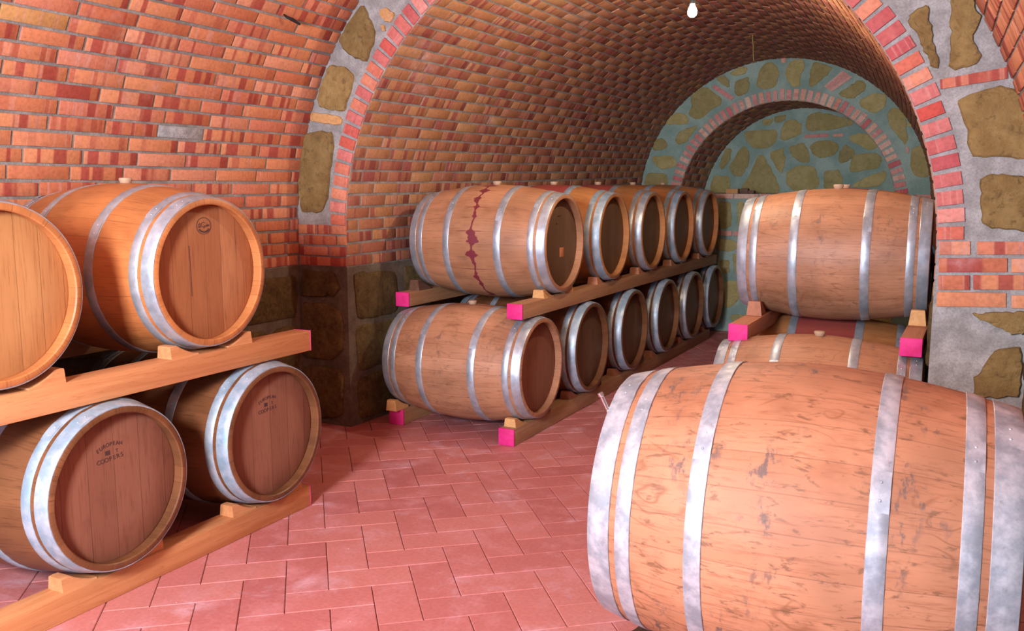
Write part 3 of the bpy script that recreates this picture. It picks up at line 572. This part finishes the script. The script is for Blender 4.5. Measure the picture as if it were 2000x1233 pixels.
# ---------------------------------------------------------------- barrels
BL, BRH, BRB = 0.475, 0.295, 0.356           # half length, head radius, bilge radius of a 225 litre barrel
def barrel_meshes(Lh, rh, rb, hoops, name, hoop_mats):
    """shared meshes of one barrel size; local origin at the lowest point of the belly, axis along x"""
    r_of = lambda t: rh + (rb - rh) * (1 - (abs(t) / Lh) ** 1.8)
    zc = rb; per = 4; NA = NSTAVE * per; d = {}
    def ring(mb, t, r, groove=0.0, vfix=None):
        out = []
        for k in range(NA + 1):
            a = 2 * PI * k / NA
            rr = r - (groove if k % per == 0 else 0.0)
            out.append(mb.vert((t, -rr * math.sin(a), zc + rr * math.cos(a)), (k / per, t if vfix is None else vfix)))   # u = 0 at the top, running over the +x end's right
        return out
    mb = MB(); rings = []
    nt = 30; ts = [-Lh + 0.004 + (2 * Lh - 0.008) * i / nt for i in range(nt + 1)]
    ci = 0.024 * rh / 0.295                  # thickness of the stave ends
    sec = [(-Lh + 0.05, rh - ci + 0.004, 0), (-Lh + 0.004, rh - ci - 0.001, 0), (-Lh, rh - ci + 0.003, 0), (-Lh, rh - 0.005, 0)]
    sec = sec + [(t, r_of(t), 0.0012) for t in ts] + [(-a, b, c) for a, b, c in sec[::-1]]
    for t, r, g in sec: rings.append(ring(mb, t, r, g))
    for a, b in zip(rings, rings[1:]):
        for k in range(NA): mb.face((a[k], a[k + 1], b[k + 1], b[k]), 0)
    d['staves'] = mb.mesh(name + '_staves', [OAK_TAN], True, 40)
    for sgn in (1, -1):
        mb = MB(); x = sgn * (Lh - 0.042); R = rh - ci + 0.006
        lay = []
        for f in (1.0, 0.96, 0.5):
            lay.append([mb.vert((x - sgn * (0.006 if f == 1.0 else 0), R * f * math.sin(2 * PI * k / 64), zc + R * f * math.cos(2 * PI * k / 64)), (R * f * math.sin(2 * PI * k / 64), R * f * math.cos(2 * PI * k / 64))) for k in range(64)])
        for a, b in zip(lay, lay[1:]):
            for k in range(64): mb.face((a[k], a[(k + 1) % 64], b[(k + 1) % 64], b[k]), 0)
        c = mb.vert((x, 0, zc), (0, 0))
        for k in range(64): mb.face((lay[-1][k], lay[-1][(k + 1) % 64], c), 0)
        d['head%d' % sgn] = mb.mesh(name + '_head', [HEAD_BROWN])
    for key, t0, t1 in hoops:
        for sgn in (-1, 1):
            mb = MB(); M = 96; rings = []; th = 0.0028 * rb / 0.356
            for t, o in ((t0, -0.002), (t0, th * 0.6), (t0 + 0.0015, th), ((t0 + t1) / 2, th * 1.05), (t1 - 0.0015, th), (t1, th * 0.6), (t1, -0.002)):
                r = r_of(min(t, Lh - 0.001)) + o
                rings.append([mb.vert((sgn * t, r * math.sin(2 * PI * k / M), zc + r * math.cos(2 * PI * k / M))) for k in range(M)])
            for a, b in zip(rings, rings[1:]):
                for k in range(M): mb.face((a[k], a[(k + 1) % M], b[(k + 1) % M], b[k]), 0)
            # lapped joint: a second thickness over a short arc, with two rivets
            a0 = {'chime_hoop': -0.55, 'quarter_hoop': -0.8, 'bilge_hoop': -1.15}[key] * (1 if sgn > 0 else 0.85); lap = []
            for t in (t0 + 0.001, (t0 + t1) / 2, t1 - 0.001):
                row = []
                for q in range(6):
                    a = a0 + 0.012 * q * 4; r = r_of(min(t, Lh - 0.001)) + th * 1.05 + (0.0018 if 0 < q < 5 else 0.0)
                    row.append(mb.vert((sgn * t, r * math.sin(a), zc + r * math.cos(a))))
                lap.append(row)
            for a, b in zip(lap, lap[1:]):
                for q in range(5): mb.face((a[q], a[q + 1], b[q + 1], b[q]), 0)
            for q in (1.4, 3.6):
                a = a0 + 0.048 * q; t = (t0 + t1) / 2; r = r_of(t) + th * 1.05 + 0.0015
                n = Vector((0, math.sin(a), math.cos(a))); c = Vector((sgn * t, 0, zc)) + n * r
                u = Vector((1, 0, 0)); w = n.cross(u); base = [mb.vert(c + 0.0042 * (math.cos(p) * u + math.sin(p) * w)) for p in [PI / 4 * i for i in range(8)]]
                top = [mb.vert(c + n * 0.002 + 0.0024 * (math.cos(p) * u + math.sin(p) * w)) for p in [PI / 4 * i for i in range(8)]]
                for i in range(8): mb.face((base[i], base[(i + 1) % 8], top[(i + 1) % 8], top[i]), 0)
                mb.face(top, 0)
            d[key, sgn] = mb.mesh(name + '_' + key, [hoop_mats], True, 40)
    mb = MB(); z = 2 * rb
    lathe(mb, [(0.020, z - 0.01), (0.023, z + 0.004), (0.026, z + 0.010), (0.027, z + 0.017), (0.024, z + 0.021), (0.010, z + 0.022), (0.001, z + 0.022)], 20)
    d['bung'] = mb.mesh(name + '_bung', [BUNG_M])
    return d
HOOPS = [('chime_hoop', 0.419, 0.472), ('quarter_hoop', 0.366, 0.404), ('bilge_hoop', 0.155, 0.199)]
SMALL = barrel_meshes(BL, BRH, BRB, HOOPS, 'barrel', STEEL)
FK = 0.54 / 0.475
LARGE = barrel_meshes(0.54, 0.369, 0.45, [('chime_hoop', 0.468, 0.537), ('quarter_hoop', 0.403, 0.449), ('bilge_hoop', 0.198, 0.246)], 'large_barrel', STEEL_WORN)
def barrel(loc, rz, label, group, staves, head, hoop=None, M=SMALL, rb=BRB):
    """loc is the axis centre; parts: staves, two heads, six hoops, bung"""
    root = empty('wine_barrel', (loc[0], loc[1], loc[2] - rb), rz); tag(root, label, 'barrel', group)
    def part(name, me, mat=None):
        o = link(name, me, root)
        if mat:
            o.material_slots[0].link = 'OBJECT'; o.material_slots[0].material = mat
        return o
    root_parts = {}
    part('staves', M['staves'], staves)
    root_parts['head'] = part('head', M['head1'], head)
    part('head', M['head-1'], head)
    for key in ('chime_hoop', 'quarter_hoop', 'bilge_hoop'):
        for s in (1, -1): part(key, M[key, s], hoop)
    if M is SMALL: part('bung', M['bung'])
    return root, root_parts['head']

# lettering branded on a head: glyph meshes set on the head's plane, facing +x
def letters(head, text, size, place, name, Lh=BL, mat=INK):
    """place(i, n) gives (y, z, roll) of each letter in the head's plane"""
    vs, fs = [], []
    for i, ch in enumerate(text):
        if ch == ' ': continue
        cu = bpy.data.curves.new('glyph', 'FONT'); cu.body = ch; cu.size = size; cu.align_x = 'CENTER'; cu.extrude = 0.0004
        tmp = bpy.data.objects.new('glyph', cu); COL.objects.link(tmp)
        dg = bpy.context.evaluated_depsgraph_get(); me = bpy.data.meshes.new_from_object(tmp.evaluated_get(dg))
        y, z, roll = place(i, len(text)); k = len(vs); c, s = math.cos(roll), math.sin(roll)
        for v in me.vertices:
            a, b = v.co.x * c - v.co.y * s, v.co.x * s + v.co.y * c
            vs.append((Lh - 0.0418 + 0.0004 + v.co.z, y + a, z + b))
        for f in me.polygons: fs.append([k + q for q in f.vertices])
        bpy.data.objects.remove(tmp); bpy.data.meshes.remove(me)
    me = bpy.data.meshes.new(name); me.from_pydata(vs, [], fs); me.materials.append(mat)
    o = link(name, me, head); return o
def strokes(head, lines, width, name, Lh=BL, mat=INK):
    mb = MB(); x = Lh - 0.0414
    for pts in lines:
        tube(mb, [(x, p[0], p[1]) for p in pts], width, 6)
    return mb.build(name, [mat], head)

ROW = {'L': 'barrels on the rack at the left', 'M': 'barrels on the long rack along the tunnel wall', 'R': 'barrels on the right-hand rack'}
# rack at the left edge
ZT, ZLOW = 1.145, 0.422
LT1, h_lt1 = barrel((-0.46 - BL, 1.79, 1.151), 0, 'golden-headed oak barrel on the upper tier, cut by the left edge of the photo', ROW['L'], OAK_ORANGE, HEAD_GOLD)
LT2, h_lt2 = barrel((-0.46 - BL, 2.686, 1.151), 0, 'orange oak barrel with a round branded emblem, upper tier of the left rack', ROW['L'], OAK_ORANGE, HEAD_BROWN)
LB1, h_lb1 = barrel((-0.407 - BL, 2.156, 0.423), 0, 'brown barrel with lettering on its head, lower tier at the left edge', ROW['L'], OAK_SHADED, HEAD_RED, STEEL_SKYLIT)
LB2, h_lb2 = barrel((-0.407 - BL, 2.966, 0.423), 0, 'brown barrel with lettering on its head, under the free end of the left upper beam', ROW['L'], OAK_SHADED, HEAD_RED, STEEL_SKYLIT)
zc = BRB
for h, tilt in ((h_lb1, 0.10), (h_lb2, 0.03)):
    up = lambda r0: (lambda i, n: (-0.015 + (i - (n - 1) / 2) * 0.0135, zc + r0 - 0.010 * ((i - (n - 1) / 2) / ((n - 1) / 2)) ** 2 + (i - (n - 1) / 2) * 0.0012, -(i - (n - 1) / 2) * 0.05 + tilt))
    o = letters(h, 'EUROPEAN', 0.020, up(0.152), 'branded_lettering'); o['label'] = 'arched upper line of dark lettering'
    o = letters(h, 'COOPERS', 0.023, lambda i, n: (-0.013 + (i - 3) * 0.0165, zc + 0.098 + 0.0011 * (i - 3), 0.05 + tilt), 'branded_lettering'); o['label'] = 'lower line of dark lettering'
    mb = MB(); box(mb, BL - 0.0420, BL - 0.0412, -0.034, -0.014, zc + 0.121, zc + 0.137, 0)
    mb.build('branded_mark', [INK], h); letters(h, 'T', 0.018, lambda i, n: (0.016, zc + 0.123, tilt), 'branded_lettering')
def ell(cy, cz, a, b, t0=0.0, t1=2 * PI, n=28): return [(cy + a * math.cos(t0 + (t1 - t0) * k / n), cz + b * math.sin(t0 + (t1 - t0) * k / n)) for k in range(n + 1)]
cy, cz = 0.0, zc + 0.185
o = strokes(h_lt2, [ell(cy, cz, 0.038, 0.033), ell(cy - 0.024, cz + 0.003, 0.005, 0.006), [(cy - 0.030, cz - 0.006), (cy - 0.016, cz - 0.004)], [(cy - 0.019, cz + 0.012), (cy - 0.018, cz - 0.004)],
    ell(cy - 0.002, cz + 0.005, 0.010, 0.010, 0.5, 2.9 + PI), [(cy + 0.002, cz + 0.002), (cy + 0.006, cz - 0.007), (cy, cz - 0.008)],
    [(cy + 0.010, cz), (cy + 0.013, cz - 0.004), (cy + 0.016, cz + 0.006), (cy + 0.019, cz - 0.003), (cy + 0.023, cz + 0.006), (cy + 0.026, cz - 0.002), (cy + 0.031, cz + 0.005)]], 0.0011, 'branded_emblem')
o2 = strokes(h_lt2, [ell(cy, cz, 0.030, 0.024, PI + 0.55, 2 * PI - 0.55)], 0.0032, 'branded_emblem')
strokes(h_lt2, [[(-0.082, zc + 0.11), (-0.080, zc + 0.02), (-0.079, zc - 0.09)]], 0.0011, 'dark_crack')

# long rack in the tunnel
YT = [5.124, 5.98, 6.82, 7.63, 8.47]
YBOT = [4.803, 5.596, 6.432, 7.26, 8.03, 8.755]
NAMES_T = ['tan barrel with a dark red wine run down its side, upper tier nearest the rib',
           'red-bellied barrel just behind the wine-stained one, upper tier of the long rack',
           'red-bellied barrel in the middle of the upper tier, long rack',
           'orange oak barrel fourth along the upper tier of the long rack',
           'barrel at the far end of the upper tier, against the back wall']
NAMES_B = ['tan barrel with shiny hoops on the floor beam, nearest the rib',
           'barrel with skylight-tinted hoops, second along the lower tier, behind the tan floor-beam barrel',
           'barrel with skylight-tinted hoops, third along the lower tier of the long rack',
           'barrel with skylight-tinted hoops, fourth along the lower tier of the long rack',
           'barrel fifth along the lower tier, last but one before the back wall',
           'barrel at the far end of the lower tier, by the back wall']
BT, BB = [], []
for i, y in enumerate(YT):
    BT.append(barrel((-BL, y, ZT), 0, NAMES_T[i], ROW['M'], (OAK_WINE, OAK_LEES, OAK_LEES, OAK_ORANGE, OAK_ORANGE)[i], HEAD_SHADED, STEEL if i in (0, 2, 4) else STEEL_SKYLIT))
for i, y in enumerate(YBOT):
    BB.append(barrel((-BL, y, ZLOW), 0, NAMES_B[i], ROW['M'], OAK_TAN if i == 0 else OAK_SHADED, HEAD_RED if i == 0 else HEAD_SHADED, STEEL if i in (0, 4) else STEEL_SKYLIT))
mb = MB(); box(mb, BL - 0.0424, BL - 0.0408, 0.005, 0.062, zc - 0.088, zc - 0.030, 0.0004)
o = mb.build('card_label', [CARD], BT[0][1]); o['label'] = 'small orange card'
strokes(BT[0][1], [[(-0.03, zc + 0.165), (0.01, zc + 0.168)], [(-0.05, zc + 0.12), (-0.035, zc + 0.118)]], 0.003, 'dark_scratch')

# rack on the right
barrel((1.565, 5.214, 1.124), 0.035, 'tan barrel lying crosswise at the front of the right upper tier', ROW['R'], OAK_TAN, HEAD_BROWN)
barrel((1.50, 6.02, 1.124), 0.04, 'barrel just showing its top behind the front right upper barrel', ROW['R'], OAK_LEES, HEAD_BROWN)
barrel((1.59, 4.63, 0.408), 0.04, 'pale barrel with a bung on top, under the pink beam ends at right', ROW['R'], OAK_TAN, HEAD_BROWN)
barrel((1.52, 5.42, 0.408), 0.05, 'red-bellied barrel in the gap below the right upper barrel', ROW['R'], OAK_LEES, HEAD_BROWN)
# big barrel in the foreground
FG, FGH = barrel((1.859, 2.671, 0.535), 0.032, 'large scuffed oak barrel with wide zinc hoops in the right foreground', None, OAK_WORN, HEAD_BROWN, STEEL_WORN, LARGE, 0.45)
mb = MB(); a = math.radians(122)
ex, ey, ez = -0.535, -0.345 * math.sin(math.radians(35)), 0.45 + 0.372 * math.cos(math.radians(35))
tube(mb, [(ex + 0.004, ey, ez - 0.012), (ex - 0.006, ey, ez + 0.002), (ex - 0.009, ey, ez + 0.006), (ex - 0.024, ey - 0.006, ez + 0.042), (ex - 0.025, ey - 0.006, ez + 0.043), (ex - 0.029, ey - 0.007, ez + 0.052)], [0.010, 0.010, 0.0065, 0.0065, 0.0085, 0.0085], 14)
o = mb.build('sample_tap', [CHROME], FG); o['label'] = 'small chromed tap on the rim'

# ---------------------------------------------------------------- beams and chocks
def beam(x0, x1, y0, y1, z0, z1, label, mat, ends, name='rack_beam', group=None, coat=0.012):
    cx, cy_ = (x0 + x1) / 2, (y0 + y1) / 2
    mb = MB(); w, l, h = (x1 - x0) / 2, (y1 - y0) / 2, z1 - z0
    box(mb, -w, w, -l + (0.0012 if 0 in ends else 0), l - (0.0012 if 1 in ends else 0), 0, h, 0.004)
    o = mb.build(name, [mat]); o.location = (cx, cy_, z0); tag(o, label, 'beam', group)
    for e in ends:
        mb = MB(); s = -1 if e == 0 else 1
        box(mb, -w - 0.0006, w + 0.0006, min(s * l, s * (l - coat)), max(s * l, s * (l - coat)), -0.0002 if z0 > 0.05 else 0.0, h + 0.0006, 0.003 if coat > 0.01 else 0.001)
        p = mb.build('painted_end', [MAGENTA], o); p['label'] = 'magenta painted beam end'
    return o
G = 'timber beams carrying the barrels'
ZU0, ZU1 = 0.735, 0.824
beam(-0.564, -0.466, 0.85, 3.275, 0.737, 0.830, 'bright pine beam crossing the left rack between its two tiers', PINE, (1,), group=G, coat=0.0045)
beam(-0.560, -0.462, 0.85, 3.235, 0.0, 0.100, 'bright pine beam on the floor under the left rack', PINE, (1,), group=G, coat=0.0045)
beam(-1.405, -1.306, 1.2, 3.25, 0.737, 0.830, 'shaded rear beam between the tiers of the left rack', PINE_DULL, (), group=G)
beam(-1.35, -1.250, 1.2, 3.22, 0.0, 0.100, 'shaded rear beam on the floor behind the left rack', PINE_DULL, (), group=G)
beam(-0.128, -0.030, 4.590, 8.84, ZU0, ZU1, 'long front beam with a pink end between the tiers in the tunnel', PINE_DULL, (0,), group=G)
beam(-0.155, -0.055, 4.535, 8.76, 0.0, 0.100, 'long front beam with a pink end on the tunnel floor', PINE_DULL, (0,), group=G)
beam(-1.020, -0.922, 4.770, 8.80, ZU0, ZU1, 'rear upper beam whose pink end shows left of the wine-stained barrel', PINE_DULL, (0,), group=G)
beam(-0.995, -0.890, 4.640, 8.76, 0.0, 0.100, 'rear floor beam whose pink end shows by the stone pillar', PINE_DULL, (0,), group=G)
beam(1.155, 1.252, 4.565, 6.45, 0.715, 0.800, 'right rack upper beam, its pink end at the left of the rack', CHOCK_RED, (0,), group=G)
beam(1.965, 2.060, 4.505, 6.20, 0.715, 0.800, 'right rack upper beam, its pink end beside the stone pillar', CHOCK_RED, (0,), group=G)
beam(1.20, 1.30, 4.35, 6.0, 0.0, 0.100, 'left floor beam under the right rack', PINE_DULL, (), group=G)
beam(1.93, 2.03, 4.35, 6.0, 0.0, 0.100, 'right floor beam under the right rack', PINE_DULL, (), group=G)
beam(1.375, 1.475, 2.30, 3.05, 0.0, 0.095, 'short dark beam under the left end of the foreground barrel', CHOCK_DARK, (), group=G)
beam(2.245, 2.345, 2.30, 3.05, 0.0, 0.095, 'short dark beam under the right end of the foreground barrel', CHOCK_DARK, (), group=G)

def chock_mesh(name, mat, r=0.3275, gap=0.3225, d0=0.082, d1=0.185, w=0.078, cut=0.9):
    """wedge whose sloping top follows the barrel; thick end towards +y"""
    mb = MB(); secs = []; M = 9
    ds = [d0 + (d1 - d0) * i / M for i in range(M + 1)]
    hs = [max(0.006, (gap - math.sqrt(max(r * r - d * d, 0.0))) - 0.003) for d in ds]
    ds.append(d1 + 0.022); hs.append(hs[-1] * 1.02)
    ds.append(d1 + 0.034); hs.append(hs[-1] * 0.97)
    for d, h in zip(ds, hs):
        t = 1 - 0.22 * min(1, h / 0.07)
        b = 0.003
        secs.append([mb.vert(p) for p in ((-w / 2, d, 0), (w / 2, d, 0), (w / 2 * (1 - 0.2 * (1 - t)), d, h * 0.2), (w / 2 * t, d, h - b), (w / 2 * t - b, d, h), (-w / 2 * t + b, d, h), (-w / 2 * t, d, h - b), (-w / 2 * (1 - 0.2 * (1 - t)), d, h * 0.2))])
    for a, b in zip(secs, secs[1:]):
        for k in range(8): mb.face((a[k], b[k], b[(k + 1) % 8], a[(k + 1) % 8]), 0)
    mb.face(secs[0], 0); mb.face(secs[-1][::-1], 0)
    return mb.mesh(name, [mat], True, 30)
CH = chock_mesh('wooden_chock', CHOCK)
def chock(x, y, z, side, label, mat=None, me=CH):
    """side -1: on the near side of the barrel whose axis is at y; +1: on its far side"""
    o = link('wooden_chock', me); o.location = (x, y, z); o.rotation_euler = (0, 0, 0 if side > 0 else PI)
    if mat: o.material_slots[0].link = 'OBJECT'; o.material_slots[0].material = mat
    tag(o, label, 'wedge', 'chocks wedging the barrels'); return o
def pair(x, y, z, what, mat=None, me=CH):
    chock(x, y, z, -1, 'chock under the near side of the ' + what, mat, me)
    chock(x, y, z, 1, 'chock under the far side of the ' + what, mat, me)
pair(-0.515, 1.79, 0.830, 'golden-headed barrel at the left edge', PINE)
pair(-0.515, 2.686, 0.830, 'barrel with the round emblem', PINE)
pair(-0.511, 2.156, 0.1, 'lower left barrel at the photo edge', PINE)
pair(-0.511, 2.966, 0.1, 'lower left barrel beneath the beam end', PINE)
ORD = ['first', 'second', 'third', 'fourth', 'fifth', 'sixth']
for i, y in enumerate(YT): pair(-0.079, y, ZU1, ORD[i] + ' upper barrel of the long rack', CHOCK if i == 0 else CHOCK_RED)
for i, y in enumerate(YBOT): pair(-0.105, y, 0.1, ORD[i] + ' lower barrel of the long rack', CHOCK if i == 0 else CHOCK_RED)
CH_BACK = chock_mesh('wooden_chock', CHOCK_RED, 0.312, 0.3225)
chock(-0.968, YT[0], ZU1, -1, 'dark chock on the rear upper beam left of the wine-stained barrel', CHOCK_DARK, CH_BACK)
chock(-0.940, YBOT[0], 0.1, -1, 'pale chock on the rear floor beam by the stone pillar', CHOCK, CH_BACK)
CH_R = chock_mesh('wooden_chock', CHOCK, 0.338, 0.324, 0.165, 0.235, 0.082)
chock(1.203, 5.19, 0.800, -1, 'reddish chock standing on the left pink-ended beam of the right rack', CHOCK_RED, CH_R)
chock(2.010, 5.205, 0.800, -1, 'pale chock standing on the pink-ended beam beside the right pillar', CHOCK, CH_R)
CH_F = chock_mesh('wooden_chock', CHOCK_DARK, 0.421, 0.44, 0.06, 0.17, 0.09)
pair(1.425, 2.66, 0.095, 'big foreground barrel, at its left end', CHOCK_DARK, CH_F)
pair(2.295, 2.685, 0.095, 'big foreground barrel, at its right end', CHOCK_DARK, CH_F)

# ---------------------------------------------------------------- lamps, wire, hook, odds and ends
def bulb_lamp(x, y, z, ztop, label, strength, color):
    root = empty('hanging_bulb', (x, y, z)); tag(root, label, 'lamp')
    mb = MB(); K = 0.8
    lathe(mb, [(r * K, h * K) for r, h in ((0.001, -0.062), (0.014, -0.059), (0.025, -0.049), (0.031, -0.034), (0.031, -0.020), (0.026, -0.004), (0.018, 0.012), (0.0145, 0.022), (0.0145, 0.03))], 24)
    o = mb.build('glass_bulb', [glow('lit glass', color, strength)], root); o['label'] = 'lit glass bulb'
    mb = MB(); lathe(mb, [(0.013, 0.018), (0.0155, 0.020), (0.0155, 0.056), (0.013, 0.070), (0.008, 0.080), (0.001, 0.081)], 20)
    mb.build('socket', [BLACK], root)
    mb = MB(); tube(mb, [(0, 0, 0.078), (0.003, 0, 0.078 + (ztop - z - 0.078) * 0.5), (0, 0, ztop - z)], 0.0035, 8)
    mb.build('cord', [BLACK], root)
    return root
def crown(par, x, y): cx, cz_, R = par(y); return cz_ + math.sqrt(R * R - (x - cx) ** 2)
x, y, z = TUNNEL_BULB
bulb_lamp(x, y, z, crown(tunnel_par, x, y), 'bare lit bulb hanging from the crown of the tunnel vault', TUNNEL_BULB_STRENGTH, (1.0, 0.83, 0.58))
x, y, z = ADDED_BULB
bulb_lamp(x, y, z, crown(near_par, x, y), 'added bare bulb hanging from the near vault, out of view', ADDED_BULB_STRENGTH, (1.0, 0.87, 0.72))
mb = MB(); yw = 8.0; xw = 0.437; zt = crown(tunnel_par, xw, yw)
tube(mb, [(xw, yw, zt), (xw - 0.003, yw, zt - 0.03), (xw + 0.006, yw, zt - 0.10), (xw + 0.008, yw, zt - 0.17), (xw + 0.016, yw - 0.003, zt - 0.225)], 0.0035, 8)
tag(mb.build('dangling_wire', [BRASS]), 'short yellow wire dangling from the tunnel crown before the back wall', 'wire')
# small black hook in a joint of the near vault
mb = MB()
s_h = None
for k in range(400):
    p = NP(NS * k / 400, 3.94)
    if p.x < 0.4 and (s_h is None or abs(p.z - 2.40) < abs(NP(NS * s_h / 400, 3.94).z - 2.40)): s_h = k
B0 = NP(NS * s_h / 400, 3.94); B1 = NP(NS * s_h / 400, 3.94, 0.05)
nn = (B1 - B0).normalized()
tube(mb, [B0 + nn * 0.005, B0 + nn * 0.03, B0 + nn * 0.035 + Vector((0.015, 0.03, -0.01)), B0 + nn * 0.03 + Vector((0.03, 0.07, -0.03))], [0.005, 0.007, 0.010, 0.006], 8)
tag(mb.build('iron_hook', [BLACK]), 'small black hook stuck in a joint of the near brick vault', 'hook')
# loose pieces on the niche sill
mb = MB(); box(mb, -0.06, 0.06, -0.05, 0.05, 0, 0.05, 0.004); o = mb.build('loose_brick', [BRICK_PALE]); o.location = (-0.03, 9.40, ZL); tag(o, 'loose orange brick lying on the sill of the back niche', 'brick')
mb = MB(); box(mb, -0.075, 0.0, -0.04, 0.04, 0, 0.055, 0.006); box(mb, 0.0, 0.06, -0.035, 0.035, 0, 0.032, 0.006); o = mb.build('dark_block', [CHOCK_DARK]); o.location = (0.13, 9.40, ZL); tag(o, 'dark stepped block on the niche sill beside the loose brick', 'block')
